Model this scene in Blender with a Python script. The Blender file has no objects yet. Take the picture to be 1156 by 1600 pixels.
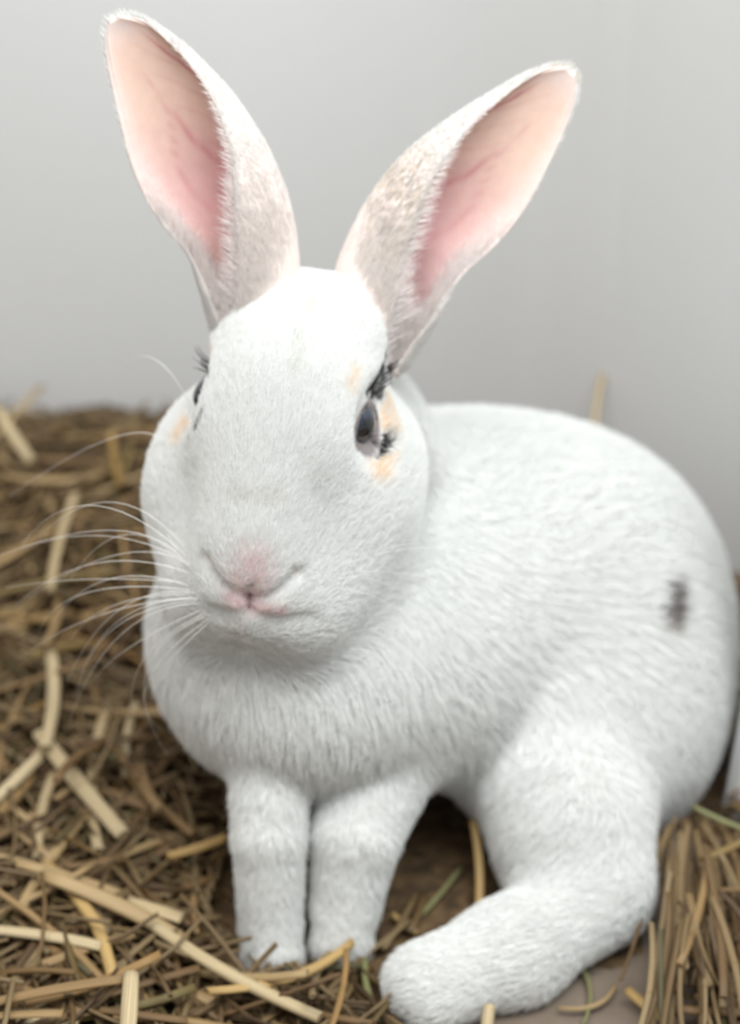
import bpy, bmesh, math, random
import numpy as np
from mathutils import Vector, Matrix, kdtree
from mathutils.bvhtree import BVHTree

PI = math.pi
C = bpy.context.scene.collection
rng = np.random.default_rng(7)
random.seed(7)

# ------------------------------------------------------------------ camera, light, exposure
CAM_H, PITCH, FPX = 0.483, math.radians(30), 3209.0
sc = bpy.context.scene
cd = bpy.data.cameras.new('camera')
cam = bpy.data.objects.new('camera', cd); C.objects.link(cam)
cam.location = (0, 0, CAM_H)
cam.rotation_euler = (PI/2 - PITCH, 0, 0)
cd.sensor_fit = 'VERTICAL'; cd.sensor_height = 24.0
cd.lens = FPX/1600*24.0
cd.clip_start = 0.01
cd.dof.use_dof = True; cd.dof.focus_distance = 0.592; cd.dof.aperture_fstop = 4.2
sc.camera = cam

w = bpy.data.worlds.new('world'); sc.world = w; w.use_nodes = True
w.node_tree.nodes['Background'].inputs[0].default_value = (0.97, 0.98, 0.98, 1)
w.node_tree.nodes['Background'].inputs[1].default_value = 0.50

def area(name, loc, target, size, power, col):
    l = bpy.data.lights.new(name, 'AREA'); l.shape = 'RECTANGLE'
    l.size, l.size_y = size; l.energy = power; l.color = col
    o = bpy.data.objects.new(name, l); C.objects.link(o); o.location = loc
    o.rotation_euler = (Vector(target)-Vector(loc)).to_track_quat('-Z', 'Y').to_euler()
    return o
area('window_light', (0.30, 0.30, 0.98), (0.0, 0.66, 0.1), (0.5, 0.5), 7.9, (0.92, 0.98, 1.0))
area('wall_fill_light', (-0.22, 0.25, 1.05), (-0.05, 0.88, 0.30), (0.6, 0.4), 6.5, (1.0, 0.97, 0.93))  # added fill aimed at the wall to brighten it, no lamp of the place

sc.view_settings.view_transform = 'Standard'; sc.view_settings.look = 'None'
sc.view_settings.gamma = 1.0; sc.view_settings.use_curve_mapping = False
sc.view_settings.exposure = 0.0

# ------------------------------------------------------------------ pixel of the photograph -> point of the place
ct, st = math.cos(PITCH), math.sin(PITCH)
def ray(px, py):
    a, b = (px-578)/FPX, -(py-800)/FPX
    return Vector((a, ct + b*st, -st + b*ct))
def at(px, py, Y):                       # where the pixel's ray is Y metres in front of the camera's foot
    d = ray(px, py); return Vector((0, 0, CAM_H)) + d*(Y/d.y)
def atz(px, py, z):                      # where it meets the height z
    d = ray(px, py); return Vector((0, 0, CAM_H)) + d*((z-CAM_H)/d.z)
def pix(p):
    q = np.asarray(p, float) - np.array([0, 0, CAM_H])
    f = q[..., 1]*ct - q[..., 2]*st; v = q[..., 1]*st + q[..., 2]*ct
    return np.stack([578 + FPX*q[..., 0]/f, 800 - FPX*v/f], -1)

# ------------------------------------------------------------------ helpers
def tag(o, label=None, cat=None, group=None, kind=None):
    for k, v in (('label', label), ('category', cat), ('group', group), ('kind', kind)):
        if v: o[k] = v
    return o
def mesh_obj(name, verts, faces, mat, parent=None, smooth=True):
    me = bpy.data.meshes.new(name)
    me.from_pydata([tuple(v) for v in verts], [], [tuple(f) for f in faces]); me.update()
    if smooth: me.polygons.foreach_set('use_smooth', [True]*len(me.polygons))
    if mat: me.materials.append(mat)
    o = bpy.data.objects.new(name, me); C.objects.link(o)
    if parent: o.parent = parent
    return o
def nodes(name):
    m = bpy.data.materials.new(name); m.use_nodes = True
    nt = m.node_tree; return m, nt, nt.nodes['Principled BSDF']
def smoothstep(a, b, x):
    t = np.clip((x-a)/(b-a), 0, 1); return t*t*(3-2*t)
def nrm(a):
    return a/np.maximum(np.linalg.norm(a, axis=-1, keepdims=True), 1e-9)

# ------------------------------------------------------------------ materials
def mat_wall():
    m, nt, b = nodes('painted_wall')
    n = nt.nodes.new('ShaderNodeTexNoise'); n.inputs['Scale'].default_value = 3.0; n.inputs['Detail'].default_value = 3
    r = nt.nodes.new('ShaderNodeValToRGB')
    r.color_ramp.elements[0].position = .3; r.color_ramp.elements[0].color = (0.655, 0.655, 0.650, 1)
    r.color_ramp.elements[1].position = .7; r.color_ramp.elements[1].color = (0.69, 0.69, 0.683, 1)
    nt.links.new(n.outputs['Fac'], r.inputs[0]); nt.links.new(r.outputs[0], b.inputs['Base Color'])
    n2 = nt.nodes.new('ShaderNodeTexNoise'); n2.inputs['Scale'].default_value = 180
    bp = nt.nodes.new('ShaderNodeBump'); bp.inputs['Strength'].default_value = .06; bp.inputs['Distance'].default_value = .001
    nt.links.new(n2.outputs['Fac'], bp.inputs['Height']); nt.links.new(bp.outputs[0], b.inputs['Normal'])
    b.inputs['Roughness'].default_value = .5
    return m
def mat_noise(name, c0, c1, scale, rough=.8, bump=.3, dist=.002):
    m, nt, b = nodes(name)
    tc = nt.nodes.new('ShaderNodeTexCoord')
    n = nt.nodes.new('ShaderNodeTexNoise'); n.inputs['Scale'].default_value = scale; n.inputs['Detail'].default_value = 6
    nt.links.new(tc.outputs['Object'], n.inputs['Vector'])
    r = nt.nodes.new('ShaderNodeValToRGB')
    r.color_ramp.elements[0].position = .35; r.color_ramp.elements[0].color = (*c0, 1)
    r.color_ramp.elements[1].position = .65; r.color_ramp.elements[1].color = (*c1, 1)
    nt.links.new(n.outputs['Fac'], r.inputs[0]); nt.links.new(r.outputs[0], b.inputs['Base Color'])
    bp = nt.nodes.new('ShaderNodeBump'); bp.inputs['Strength'].default_value = bump; bp.inputs['Distance'].default_value = dist
    nt.links.new(n.outputs['Fac'], bp.inputs['Height']); nt.links.new(bp.outputs[0], b.inputs['Normal'])
    b.inputs['Roughness'].default_value = rough
    return m
M_wall = mat_wall()
M_floor = mat_noise('floor_board', (0.15, 0.115, 0.085), (0.21, 0.165, 0.125), 45, .7)
M_mound = mat_noise('packed_straw_and_shade', (0.055, 0.032, 0.014), (0.15, 0.09, 0.04), 160, .9, .8, .004)
M_panel = mat_noise('white_panel', (0.62, 0.62, 0.62), (0.68, 0.68, 0.67), 6, .4, .05)

def mat_straw(name, per_island, stops):
    m, nt, b = nodes(name)
    at_ = nt.nodes.new('ShaderNodeAttribute'); at_.attribute_name = 'along'       # x: metres along, y: round the stem, z: joint
    sep = nt.nodes.new('ShaderNodeSeparateXYZ'); nt.links.new(at_.outputs['Vector'], sep.inputs[0])
    if per_island:
        g = nt.nodes.new('ShaderNodeNewGeometry'); rnd = g.outputs['Random Per Island']
    else:
        g = nt.nodes.new('ShaderNodeObjectInfo'); rnd = g.outputs['Random']
    r = nt.nodes.new('ShaderNodeValToRGB'); cr = r.color_ramp
    while len(cr.elements) < len(stops): cr.elements.new(.5)
    for e, (p, c) in zip(cr.elements, stops): e.position = p; e.color = (*c, 1)
    nt.links.new(rnd, r.inputs[0])
    # fibres along the stem
    cb = nt.nodes.new('ShaderNodeCombineXYZ')
    mx = nt.nodes.new('ShaderNodeMath'); mx.operation = 'MULTIPLY'; mx.inputs[1].default_value = 35
    nt.links.new(sep.outputs[0], mx.inputs[0]); nt.links.new(mx.outputs[0], cb.inputs[0])
    my = nt.nodes.new('ShaderNodeMath'); my.operation = 'MULTIPLY'; my.inputs[1].default_value = 22
    nt.links.new(sep.outputs[1], my.inputs[0]); nt.links.new(my.outputs[0], cb.inputs[1])
    mz = nt.nodes.new('ShaderNodeMath'); mz.operation = 'MULTIPLY'; mz.inputs[1].default_value = 50
    nt.links.new(rnd, mz.inputs[0]); nt.links.new(mz.outputs[0], cb.inputs[2])
    n = nt.nodes.new('ShaderNodeTexNoise'); n.inputs['Scale'].default_value = 1; n.inputs['Detail'].default_value = 4
    nt.links.new(cb.outputs[0], n.inputs['Vector'])
    mr = nt.nodes.new('ShaderNodeMapRange'); mr.inputs[1].default_value = .3; mr.inputs[2].default_value = .7
    mr.inputs[3].default_value = .62; mr.inputs[4].default_value = 1.12
    nt.links.new(n.outputs['Fac'], mr.inputs[0])
    mul = nt.nodes.new('ShaderNodeMix'); mul.data_type = 'RGBA'; mul.blend_type = 'MULTIPLY'; mul.inputs[0].default_value = 1
    nt.links.new(r.outputs[0], mul.inputs[6]); nt.links.new(mr.outputs[0], mul.inputs[7])
    jm = nt.nodes.new('ShaderNodeMix'); jm.data_type = 'RGBA'
    nt.links.new(sep.outputs[2], jm.inputs[0]); nt.links.new(mul.outputs[2], jm.inputs[6]); jm.inputs[7].default_value = (0.16, 0.09, 0.035, 1)
    nt.links.new(jm.outputs[2], b.inputs['Base Color'])
    bp = nt.nodes.new('ShaderNodeBump'); bp.inputs['Strength'].default_value = .5; bp.inputs['Distance'].default_value = .0006
    nt.links.new(n.outputs['Fac'], bp.inputs['Height']); nt.links.new(bp.outputs[0], b.inputs['Normal'])
    b.inputs['Roughness'].default_value = .5
    return m
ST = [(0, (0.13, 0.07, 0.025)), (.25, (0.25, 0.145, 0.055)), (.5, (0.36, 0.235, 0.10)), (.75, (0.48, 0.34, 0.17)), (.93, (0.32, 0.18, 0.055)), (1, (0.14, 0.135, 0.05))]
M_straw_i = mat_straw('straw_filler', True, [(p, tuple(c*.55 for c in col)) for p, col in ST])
M_straw_o = mat_straw('straw_stem', False, ST)
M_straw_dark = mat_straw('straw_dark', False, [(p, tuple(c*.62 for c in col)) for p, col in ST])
M_straw_pale = mat_straw('straw_pale', False, [(0, (0.50, 0.38, 0.21)), (1, (0.60, 0.48, 0.29))])
M_straw_gold = mat_straw('straw_golden', False, [(0, (0.46, 0.29, 0.10)), (1, (0.54, 0.36, 0.14))])
M_straw_green = mat_straw('straw_greenish', False, [(0, (0.20, 0.20, 0.08)), (1, (0.30, 0.29, 0.13))])

# ------------------------------------------------------------------ the setting
fl = mesh_obj('floor', [(-.9, -.1, 0), (.9, -.1, 0), (.9, 1.05, 0), (-.9, 1.05, 0), (-.9, -.1, -.02), (.9, -.1, -.02), (.9, 1.05, -.02), (-.9, 1.05, -.02)],
              [(0, 1, 2, 3), (7, 6, 5, 4), (0, 4, 5, 1), (1, 5, 6, 2), (2, 6, 7, 3), (3, 7, 4, 0)], M_floor, smooth=False)
tag(fl, 'grey brown floor board under the straw', kind='structure')

WALL_Y = 0.885
def wall_line():                          # plan of the pen's wall: straight at the left, rounded corner, then angled nearer at the right
    pts = [(-.9, WALL_Y), (-.06, WALL_Y)]
    R = .22; a1 = math.radians(42)
    for k in range(1, 25):
        a = a1*k/24
        pts.append((-.06 + R*math.sin(a), WALL_Y - R*(1-math.cos(a))))
    pts.append((pts[-1][0]+.004*math.cos(a1), pts[-1][1]-.004*math.sin(a1)))
    pts.append((pts[-1][0]+.02*math.cos(a1), pts[-1][1]-.02*math.sin(a1)))
    return pts
wl = wall_line()
def extrude_wall(name, line, mat, h=.95, th=.012):
    v, f = [], []
    n = len(line)
    for i, (x, y) in enumerate(line):
        if i == 0: d = Vector((line[1][0]-x, line[1][1]-y))
        elif i == n-1: d = Vector((x-line[i-1][0], y-line[i-1][1]))
        else: d = Vector((line[i+1][0]-line[i-1][0], line[i+1][1]-line[i-1][1]))
        d.normalize(); bx, by = x - d.y*th, y + d.x*th
        v += [(x, y, 0), (x, y, h), (bx, by, h), (bx, by, 0)]
    for i in range(n-1):
        for k in range(4):
            f.append((4*i+k, 4*i+(k+1) % 4, 4*i+4+(k+1) % 4, 4*i+4+k))
    f += [(3, 2, 1, 0), (4*n-4, 4*n-3, 4*n-2, 4*n-1)]
    o = mesh_obj(name, v, f, mat); o.data.set_sharp_from_angle(angle=math.radians(30))
    return o
wb = extrude_wall('wall_back', wl, M_wall); tag(wb, 'plain white pen wall behind the rabbit', kind='structure')
x0, y0 = wl[-1]; a = math.radians(42)
wr = extrude_wall('wall_right', [(x0, y0), (x0+.6*math.cos(a), y0-.6*math.sin(a))], M_wall); tag(wr, 'pen wall angled nearer at the right', kind='structure')

# narrow white board at the right edge
pb = atz(1130, 1290, 0.0)
bm = bmesh.new()
bmesh.ops.create_cube(bm, size=1)
bmesh.ops.scale(bm, vec=(.16, .012, .19), verts=bm.verts)
bmesh.ops.translate(bm, vec=(.08, 0, .095), verts=bm.verts)
bmesh.ops.bevel(bm, geom=bm.edges[:], offset=.0025, segments=2, affect='EDGES')
me = bpy.data.meshes.new('panel'); bm.to_mesh(me); bm.free(); me.materials.append(M_panel)
po = bpy.data.objects.new('white_panel', me); C.objects.link(po)
po.location = (pb.x, pb.y+.006, 0.0); po.rotation_euler = (math.radians(-3), math.radians(4.0), math.radians(-8))
tag(po, 'white board standing on the floor at the right edge behind the straw', 'board')

# ------------------------------------------------------------------ RABBIT: body as one smooth surface
prims = []       # (kind, params, k, comb, furlen)
def ell(c, r, k, comb, L, rot=None):
    prims.append(('e', np.array(c, float), np.array(r, float), np.array(rot if rot is not None else np.eye(3)), k, nrm(np.array(comb, float)), L))
def cone(p, q, r1, r2, k, comb, L):
    prims.append(('c', np.array(p, float), np.array(q, float), (r1, r2), k, nrm(np.array(comb, float)), L))
def sd(pr, P):
    if pr[0] == 'e':
        q = (P - pr[1]) @ pr[3]              # rows: local axes are columns
        k0 = np.linalg.norm(q/pr[2], axis=-1); k1 = np.linalg.norm(q/(pr[2]**2), axis=-1)
        return k0*(k0-1)/np.maximum(k1, 1e-6)
    p, q, (r1, r2) = pr[1], pr[2], pr[3]
    ba = q-p; h = np.clip(((P-p) @ ba)/(ba @ ba), 0, 1)
    return np.linalg.norm(P-p-h[..., None]*ba, axis=-1) - (r1+(r2-r1)*h)

# head frame
yaw, pit, roll = math.radians(19), math.radians(40), math.radians(0)
F = Vector((-math.sin(yaw)*math.cos(pit), -math.cos(yaw)*math.cos(pit), -math.sin(pit)))
Rr = Vector((0, 0, 1)).cross(F).normalized()
U = F.cross(Rr).normalized()
q = Matrix.Rotation(roll, 3, F); Rr = q @ Rr; U = q @ U
HM = np.array([list(Rr), list(F), list(U)]).T       # columns r, f, u
HO = np.array(at(455, 636, .585))
def hl(r, f, u): return HO + HM @ np.array([r, f, u])
def hv(r, f, u): return HM @ np.array([r, f, u])

BACK = hv(0, -1, .15)
ell(hl(0, -.004, .001), (.0272, .040, .0290), .012, BACK, .006, HM)             # cranium
ell(hl(0, .030, -.004), (.0210, .036, .0235), .014, BACK, .005, HM)           # bridge of the nose
ell(hl(0, .054, -.010), (.0175, .021, .0155), .012, BACK, .004, HM)           # nose
for s in (-1, 1):
    ell(hl(s*.0145, .053, -.0195), (.0165, .020, .0150), .009, hv(s*.8, -1, -.1), .005, HM)   # whisker pads
    ell(hl(s*.0258-.0035, .020, -.023), (.0180, .031, .0245), .014, hv(s*.35, -1, -.15), .008, HM)    # cheeks
    ell(hl(s*.0165, .008, .005), (.0085, .018, .012), .010, hv(s*.1, -1, .1), .005, HM)       # brows
    ell(hl(s*.0125, -.028, .006), (.010, .012, .010), .010, BACK, .005, HM)                   # ear roots
ell(hl(-.0150, -.018, .004), (.012, .015, .012), .010, BACK, .006, HM)                    # left of the crown
ell(hl(0, .036, -.025), (.0150, .020, .0110), .010, hv(0, -1, -.4), .006, HM)                 # chin
# neck and chest
ell(hl(-.004, -.004, -.050), (.034, .036, .036), .02, (0, -.2, -1), .012, HM)
ell(at(450, 975, .592), (.0435, .044, .046), .02, (0, -.25, -1), .013)
ell(at(480, 1062, .580), (.033, .034, .029), .025, (.05, -.2, -1), .012)
# trunk
T0, T1 = np.array(at(520, 900, .62)), np.array(at(890, 960, .668))
ax = nrm(T1-T0)
ell(at(690, 906, .655), (.072, .060, .061), .04, (.8, .5, -.3), .012, None)
ell(at(590, 1010, .612), (.058, .050, .046), .03, (.6, 0, -.8), .012)
ell(at(872, 952, .668), (.0620, .066, .065), .03, (.7, .5, -.7), .012)          # rump
ell(at(950, 1110, .630), (.038, .048, .046), .03, (.3, 0, -1), .010)          # thigh
ell(at(850, 1150, .605), (.034, .034, .033), .02, (-.1, -.1, -1), .010)
# hind leg and foot
ell(at(895, 1310, .563), (.0262, .024, .031), .02, (-.2, -.1, -1), .008)
cone(at(935, 1400, .545), at(800, 1490, .522), .0165, .0155, .014, (-1, -.5, 0), .006)
cone(at(800, 1490, .522), at(675, 1535, .508), .0160, .0135, .010, (-1, -.4, 0), .006)
for a_, b_ in ((640, 1530), (650, 1552), (680, 1570)):
    cone(at(720, 1530, .512), atz(a_, b_, .010), .010, .0065, .006, (-1, -.4, 0), .005)
# far hind foot (behind the belly) and tail
ell((.035, .70, .045), (.03, .045, .042), .02, (0, 0, -1), .01)
cone((.035, .72, .015), (.005, .64, .012), .014, .012, .01, (0, -1, 0), .006)
ell((.100, .735, .036), (.018, .020, .020), .01, (.5, .5, .5), .012)
# front legs
cone(at(425, 1140, .560), at(420, 1300, .5415),   .0135, .0110, .006, (0, -.1, -1), .007)
cone(at(420, 1300, .5415), at(423, 1440, .5335), .0110, .0098, .0015, (0, -.1, -1), .006)
cone(at(423, 1440, .5335), atz(425, 1484, .007), .0098, .0084, .0015, (0, -.2, -1), .005)
cone(at(590, 1150, .576), at(556, 1300, .549), .0230, .0142, .006, (0, -.1, -1), .007)
cone(at(556, 1300, .549), at(540, 1410, .5400), .0142, .0112, .0015, (0, -.1, -1), .006)
cone(at(540, 1410, .5400), atz(534, 1464, .008), .0112, .0092, .0015, (0, -.2, -1), .005)
for cx, cy in ((424, 1492), (534, 1477)):                                     # toes of the front paws
    for d in (-28, -9, 10, 28):
        cone(atz(cx+d*.5, cy-8, .0065), atz(cx+d*.9, cy+2-abs(d)*.25, .0046), .0042, .0036, .006, (0, -.3, -1), .005)

carve = []       # grooves: capsules taken out of the surface
def chain(pts, r, k):
    for a_, b_ in zip(pts[:-1], pts[1:]): carve.append((np.array(a_), np.array(b_), r, k))

VOX = .0016
lo = np.array([-.125, .435, -.004]); hi = np.array([.175, .80, .285])
n3 = np.ceil((hi-lo)/VOX).astype(int)
gx, gy, gz = [lo[i] + VOX*np.arange(n3[i]) for i in range(3)]
D = np.full(tuple(n3), .05, np.float32)
for pr in prims:
    if pr[0] == 'e': c0 = pr[1]-pr[2].max(); c1 = pr[1]+pr[2].max()
    else: c0 = np.minimum(pr[1], pr[2])-max(pr[3]); c1 = np.maximum(pr[1], pr[2])+max(pr[3])
    m = .03
    i0 = np.clip(((c0-m-lo)/VOX).astype(int), 0, n3); i1 = np.clip(((c1+m-lo)/VOX).astype(int)+1, 0, n3)
    sl = tuple(slice(a_, b_) for a_, b_ in zip(i0, i1))
    G = np.stack(np.meshgrid(gx[sl[0]], gy[sl[1]], gz[sl[2]], indexing='ij'), -1)
    d = sd(pr, G); D0 = D[sl]; k = pr[4]
    h = np.clip(.5+.5*(D0-d)/k, 0, 1)
    D[sl] = (D0*(1-h)+d*h - k*h*(1-h)).astype(np.float32)

def surface_nets(D, lo, v):
    S = D < 0
    nx, ny, nz = [s-1 for s in D.shape]
    acc = np.zeros((nx, ny, nz, 3), np.float32); cnt = np.zeros((nx, ny, nz), np.float32)
    cor = [(a, b, c) for a in (0, 1) for b in (0, 1) for c in (0, 1)]
    for i, A in enumerate(cor):
        for ax_ in range(3):
            if A[ax_]: continue
            B = list(A); B[ax_] = 1
            va = D[A[0]:A[0]+nx, A[1]:A[1]+ny, A[2]:A[2]+nz]; vb = D[B[0]:B[0]+nx, B[1]:B[1]+ny, B[2]:B[2]+nz]
            x = (va < 0) != (vb < 0)
            t = np.where(x, va/np.where(x, va-vb, 1), 0)
            for j in range(3):
                acc[..., j] += np.where(x, (A[j] if j != ax_ else t), 0)
            cnt += x
    act = cnt > 0
    idx = -np.ones(act.shape, int); cells = np.argwhere(act); idx[act] = np.arange(len(cells))
    V = lo + v*(cells + acc[act]/cnt[act][:, None])
    quads = []
    for ax_ in range(3):
        o1, o2 = [(1, 2), (2, 0), (0, 1)][ax_]
        a = [slice(1, -1)]*3; a[ax_] = slice(0, -1); b = list(a); b[ax_] = slice(1, None)
        sa, sb = S[tuple(a)], S[tuple(b)]
        E = np.argwhere(sa != sb); fl_ = sa[tuple(E.T)]
        base = E.copy(); 
        for j in range(3):
            if j != ax_: base[:, j] += 1
        def cid(d1, d2):
            q = base.copy(); q[:, o1] -= d1; q[:, o2] -= d2
            return idx[q[:, 0], q[:, 1], q[:, 2]]
        Q = np.stack([cid(1, 1), cid(0, 1), cid(0, 0), cid(1, 0)], 1)
        Q[~fl_] = Q[~fl_][:, ::-1]
        quads.append(Q)
    return V, np.concatenate(quads)
BV, BF = surface_nets(D, lo, VOX)

# local detail on the surface: nostril groove and lip cleft pressed in along lines found on the surface
def vnormals(V, Fq):
    n = np.zeros_like(V)
    fn = np.cross(V[Fq[:, 2]]-V[Fq[:, 0]], V[Fq[:, 3]]-V[Fq[:, 1]])
    for j in range(4): np.add.at(n, Fq[:, j], fn)
    return nrm(n)
# smooth a little
def smooth(V, Fq, it=2, lam=.5):
    for _ in range(it):
        s = np.zeros_like(V); c = np.zeros(len(V))
        for j in range(4):
            np.add.at(s, Fq[:, j], V[Fq[:, (j+1) % 4]]); np.add.at(c, Fq[:, j], 1)
            np.add.at(s, Fq[:, j], V[Fq[:, (j+3) % 4]]); np.add.at(c, Fq[:, j], 1)
        V = V + lam*(s/c[:, None]-V)
    return V
BV = smooth(BV, BF, 3)
bvh = BVHTree.FromPolygons([Vector(v) for v in BV], BF.tolist())
def hit(px, py):
    p, n, i, d = bvh.ray_cast(Vector((0, 0, CAM_H)), ray(px, py).normalized())
    if p is None:
        p, n, i, d = bvh.find_nearest(at(px, py, .59))
    return p, n
def seg_dist(P, line):
    d = np.full(len(P), 9.0)
    for a_, b_ in zip(line[:-1], line[1:]):
        a_ = np.array(a_); b_ = np.array(b_); ba = b_-a_
        h = np.clip(((P-a_) @ ba)/max(ba @ ba, 1e-12), 0, 1)
        d = np.minimum(d, np.linalg.norm(P-a_-h[:, None]*ba, axis=1))
    return d
GROOVE_L = [hit(*p)[0] for p in ((326, 884), (338, 905), (356, 925), (388, 944))]
GROOVE_R = [hit(*p)[0] for p in ((388, 944), (418, 935), (440, 922), (456, 904))]
CLEFT = [hit(*p)[0] for p in ((388, 925), (388, 944), (387, 962))]
MOUTH = [hit(*p)[0] for p in ((340, 958), (387, 966), (430, 972), (470, 968))]
BN = vnormals(BV, BF)
g = np.minimum(seg_dist(BV, GROOVE_L), seg_dist(BV, GROOVE_R)); gc = seg_dist(BV, CLEFT); gm = seg_dist(BV, MOUTH)
BV = BV - BN*(.0027*np.exp(-(g/.0022)**2) + .0030*np.exp(-(gc/.0018)**2) + .0012*np.exp(-(gm/.0030)**2))[:, None]

# eyes: centres mirrored in the head's frame, opening longer along the face than across
eyes = []
for sg in (1, -1):
    c = hl(.0197, .0020, .0016) if sg > 0 else hl(-.0210, .0024, .0050)
    out = hv(1, .36, .20) if sg > 0 else hv(-1, .40, .55); out = nrm(out)
    yv = hv(0, 1, -.1); yv = nrm(yv - (yv @ out)*out); xv = np.cross(yv, out)
    eyes.append((sg, c, out, .0090, xv, yv))
EA, EB = .0060, .0078                     # half width and half length of the opening
def eye_e(P, c, out, xv, yv):
    v = P-c; return np.sqrt(((v @ xv)/EA)**2 + ((v @ yv)/EB)**2), v @ out, np.linalg.norm(v, axis=1)
for sg, c, out, r, xv, yv in eyes:
    e, z, d = eye_e(BV, c, out, xv, yv)
    dirs = (BV-c)/d[:, None]
    front = z > 0
    ins = front & (e < 1) & (d < .02); lid = front & (e >= 1) & (d < r*1.05)
    BV[ins] = c + dirs[ins]*(r*.86)
    BV[lid] = c + dirs[lid]*(r*1.05)
    # flesh that stands proud of the ball just round the opening sinks towards it
    pr_ = front & (e >= 1) & (e < 2.2) & (d > r*1.05) & (d < .022)
    t_ = smoothstep(2.2, 1.0, e[pr_])
    BV[pr_] = c + dirs[pr_]*(d[pr_] + (r*1.05-d[pr_])*t_*.9)[:, None]
    print('EYE', sg, pix(c), pix(c+out*r))
BN = vnormals(BV, BF)
bvh = BVHTree.FromPolygons([Vector(v) for v in BV], BF.tolist())

# ------------------------------------------------------------------ ears
def resample(pts, n):
    P = np.array(pts, float); 
    s = np.r_[0, np.cumsum(np.linalg.norm(np.diff(P, axis=0), axis=1))]; s /= s[-1]
    t = np.linspace(0, 1, n)
    out = np.stack([np.interp(t, s, P[:, j]) for j in range(P.shape[1])], 1)
    for _ in range(6): out[1:-1] = .5*out[1:-1]+.25*(out[:-2]+out[2:])
    return out
NT, NS = 64, 44
def ear(med, lat, Yb, Yt, s, phim, phil, depth):
    """MED, LAT: outline of the two sides from root to tip; the section is an open C whose rims are PHIM and PHIL past the outline"""
    A, B = resample(med, NT), resample(lat, NT)
    T = np.linspace(0, 1, NT)
    ins, outs = [], []
    prevtip = None
    MID = []
    for i, t in enumerate(T):
        Y = Yb + (Yt-Yb)*t
        a = np.array(at(*A[i], Y)); b = np.array(at(*B[i], Y)); MID.append((a+b)/2)
    MID = np.array(MID)
    tang = nrm(np.gradient(MID, axis=0))
    data = []
    th = .0011 + .0016*(1-T)**2
    for i, t in enumerate(T):
        Y = Yb + (Yt-Yb)*t
        a = np.array(at(*A[i], Y)); b = np.array(at(*B[i], Y))
        c = (a+b)/2; e1 = (a-b)/2; ra = np.linalg.norm(e1); e1n = e1/ra
        e2 = nrm(np.cross(tang[i], e1n))
        if e2[1] < 0: e2 = -e2
        pm = np.interp(t, *phim); pl = np.interp(t, *phil); dp = np.interp(t, *depth)
        ph = np.radians(-pm + (180+pl+pm)*np.linspace(0, 1, NS))
        rb = ra*dp
        x, y = np.cos(ph), np.sin(ph)
        spiral = 1 - .18*np.clip((-ph)/1.5, 0, 1)
        outer = c + (ra*x*spiral)[:, None]*e1n + (rb*y)[:, None]*e2
        nn = nrm((x*rb)[:, None]*e1n + (y*ra)[:, None]*e2)
        rim = np.minimum(1, np.minimum(np.arange(NS), NS-1-np.arange(NS))/4.0)
        inner = outer - nn*(th[i]*(.35+.65*rim))[:, None]*1.6
        outs.append(outer); ins.append(inner); data.append((tang[i], e1n, e2))
    outs, ins = np.array(outs), np.array(ins)
    V = np.concatenate([outs.reshape(-1, 3), ins.reshape(-1, 3)])
    I = lambda k, i, j: k*NT*NS + i*NS + j
    Fq = []
    for i in range(NT-1):
        for j in range(NS-1):
            Fq.append((I(0, i, j), I(0, i, j+1), I(0, i+1, j+1), I(0, i+1, j)))
            Fq.append((I(1, i, j), I(1, i+1, j), I(1, i+1, j+1), I(1, i, j+1)))
        Fq.append((I(0, i, 0), I(0, i+1, 0), I(1, i+1, 0), I(1, i, 0)))
        Fq.append((I(0, i, NS-1), I(1, i, NS-1), I(1, i+1, NS-1), I(0, i+1, NS-1)))
    for j in range(NS-1):
        Fq.append((I(0, 0, j), I(1, 0, j), I(1, 0, j+1), I(0, 0, j+1)))
        Fq.append((I(0, NT-1, j), I(0, NT-1, j+1), I(1, NT-1, j+1), I(1, NT-1, j)))
    if s < 0: pass
    return V, Fq, outs, ins, data

earL_med = [(455, 520), (466, 470), (470, 425), (465, 370), (450, 305), (422, 235), (375, 160), (305, 85), (240, 36), (212, 24), (188, 26)]
earL_lat = [(340, 545), (326, 490), (312, 440), (298, 402), (265, 368), (228, 315), (204, 260), (184, 180), (168, 110), (160, 55), (168, 34)]
earR_med = [(540, 520), (522, 470), (520, 425), (536, 385), (560, 335), (592, 285), (632, 240), (690, 195), (750, 157), (815, 118), (862, 102), (884, 104)]
earR_lat = [(620, 590), (640, 560), (664, 522), (682, 494), (694, 462), (728, 424), (772, 388), (808, 348), (838, 298), (868, 238), (893, 180), (904, 142), (900, 120)]
PM = ([0, .12, .3, .5, .7, .9, 1], [118, 105, 80, 50, 34, 22, 5])
PL = ([0, .12, .3, .5, 1], [48, 36, 12, 0, 0])
DP = ([0, .15, .35, .6, 1], [.95, .80, .55, .42, .30])
earL = ear(earL_med, earL_lat, .602, .622, -1, PM, PL, DP)
PM2 = ([0, .12, .3, .5, .7, .9, 1], [112, 96, 78, 54, 36, 24, 5])
earR = ear(earR_med, earR_lat, .604, .630, 1, PM2, PL, DP)

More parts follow.
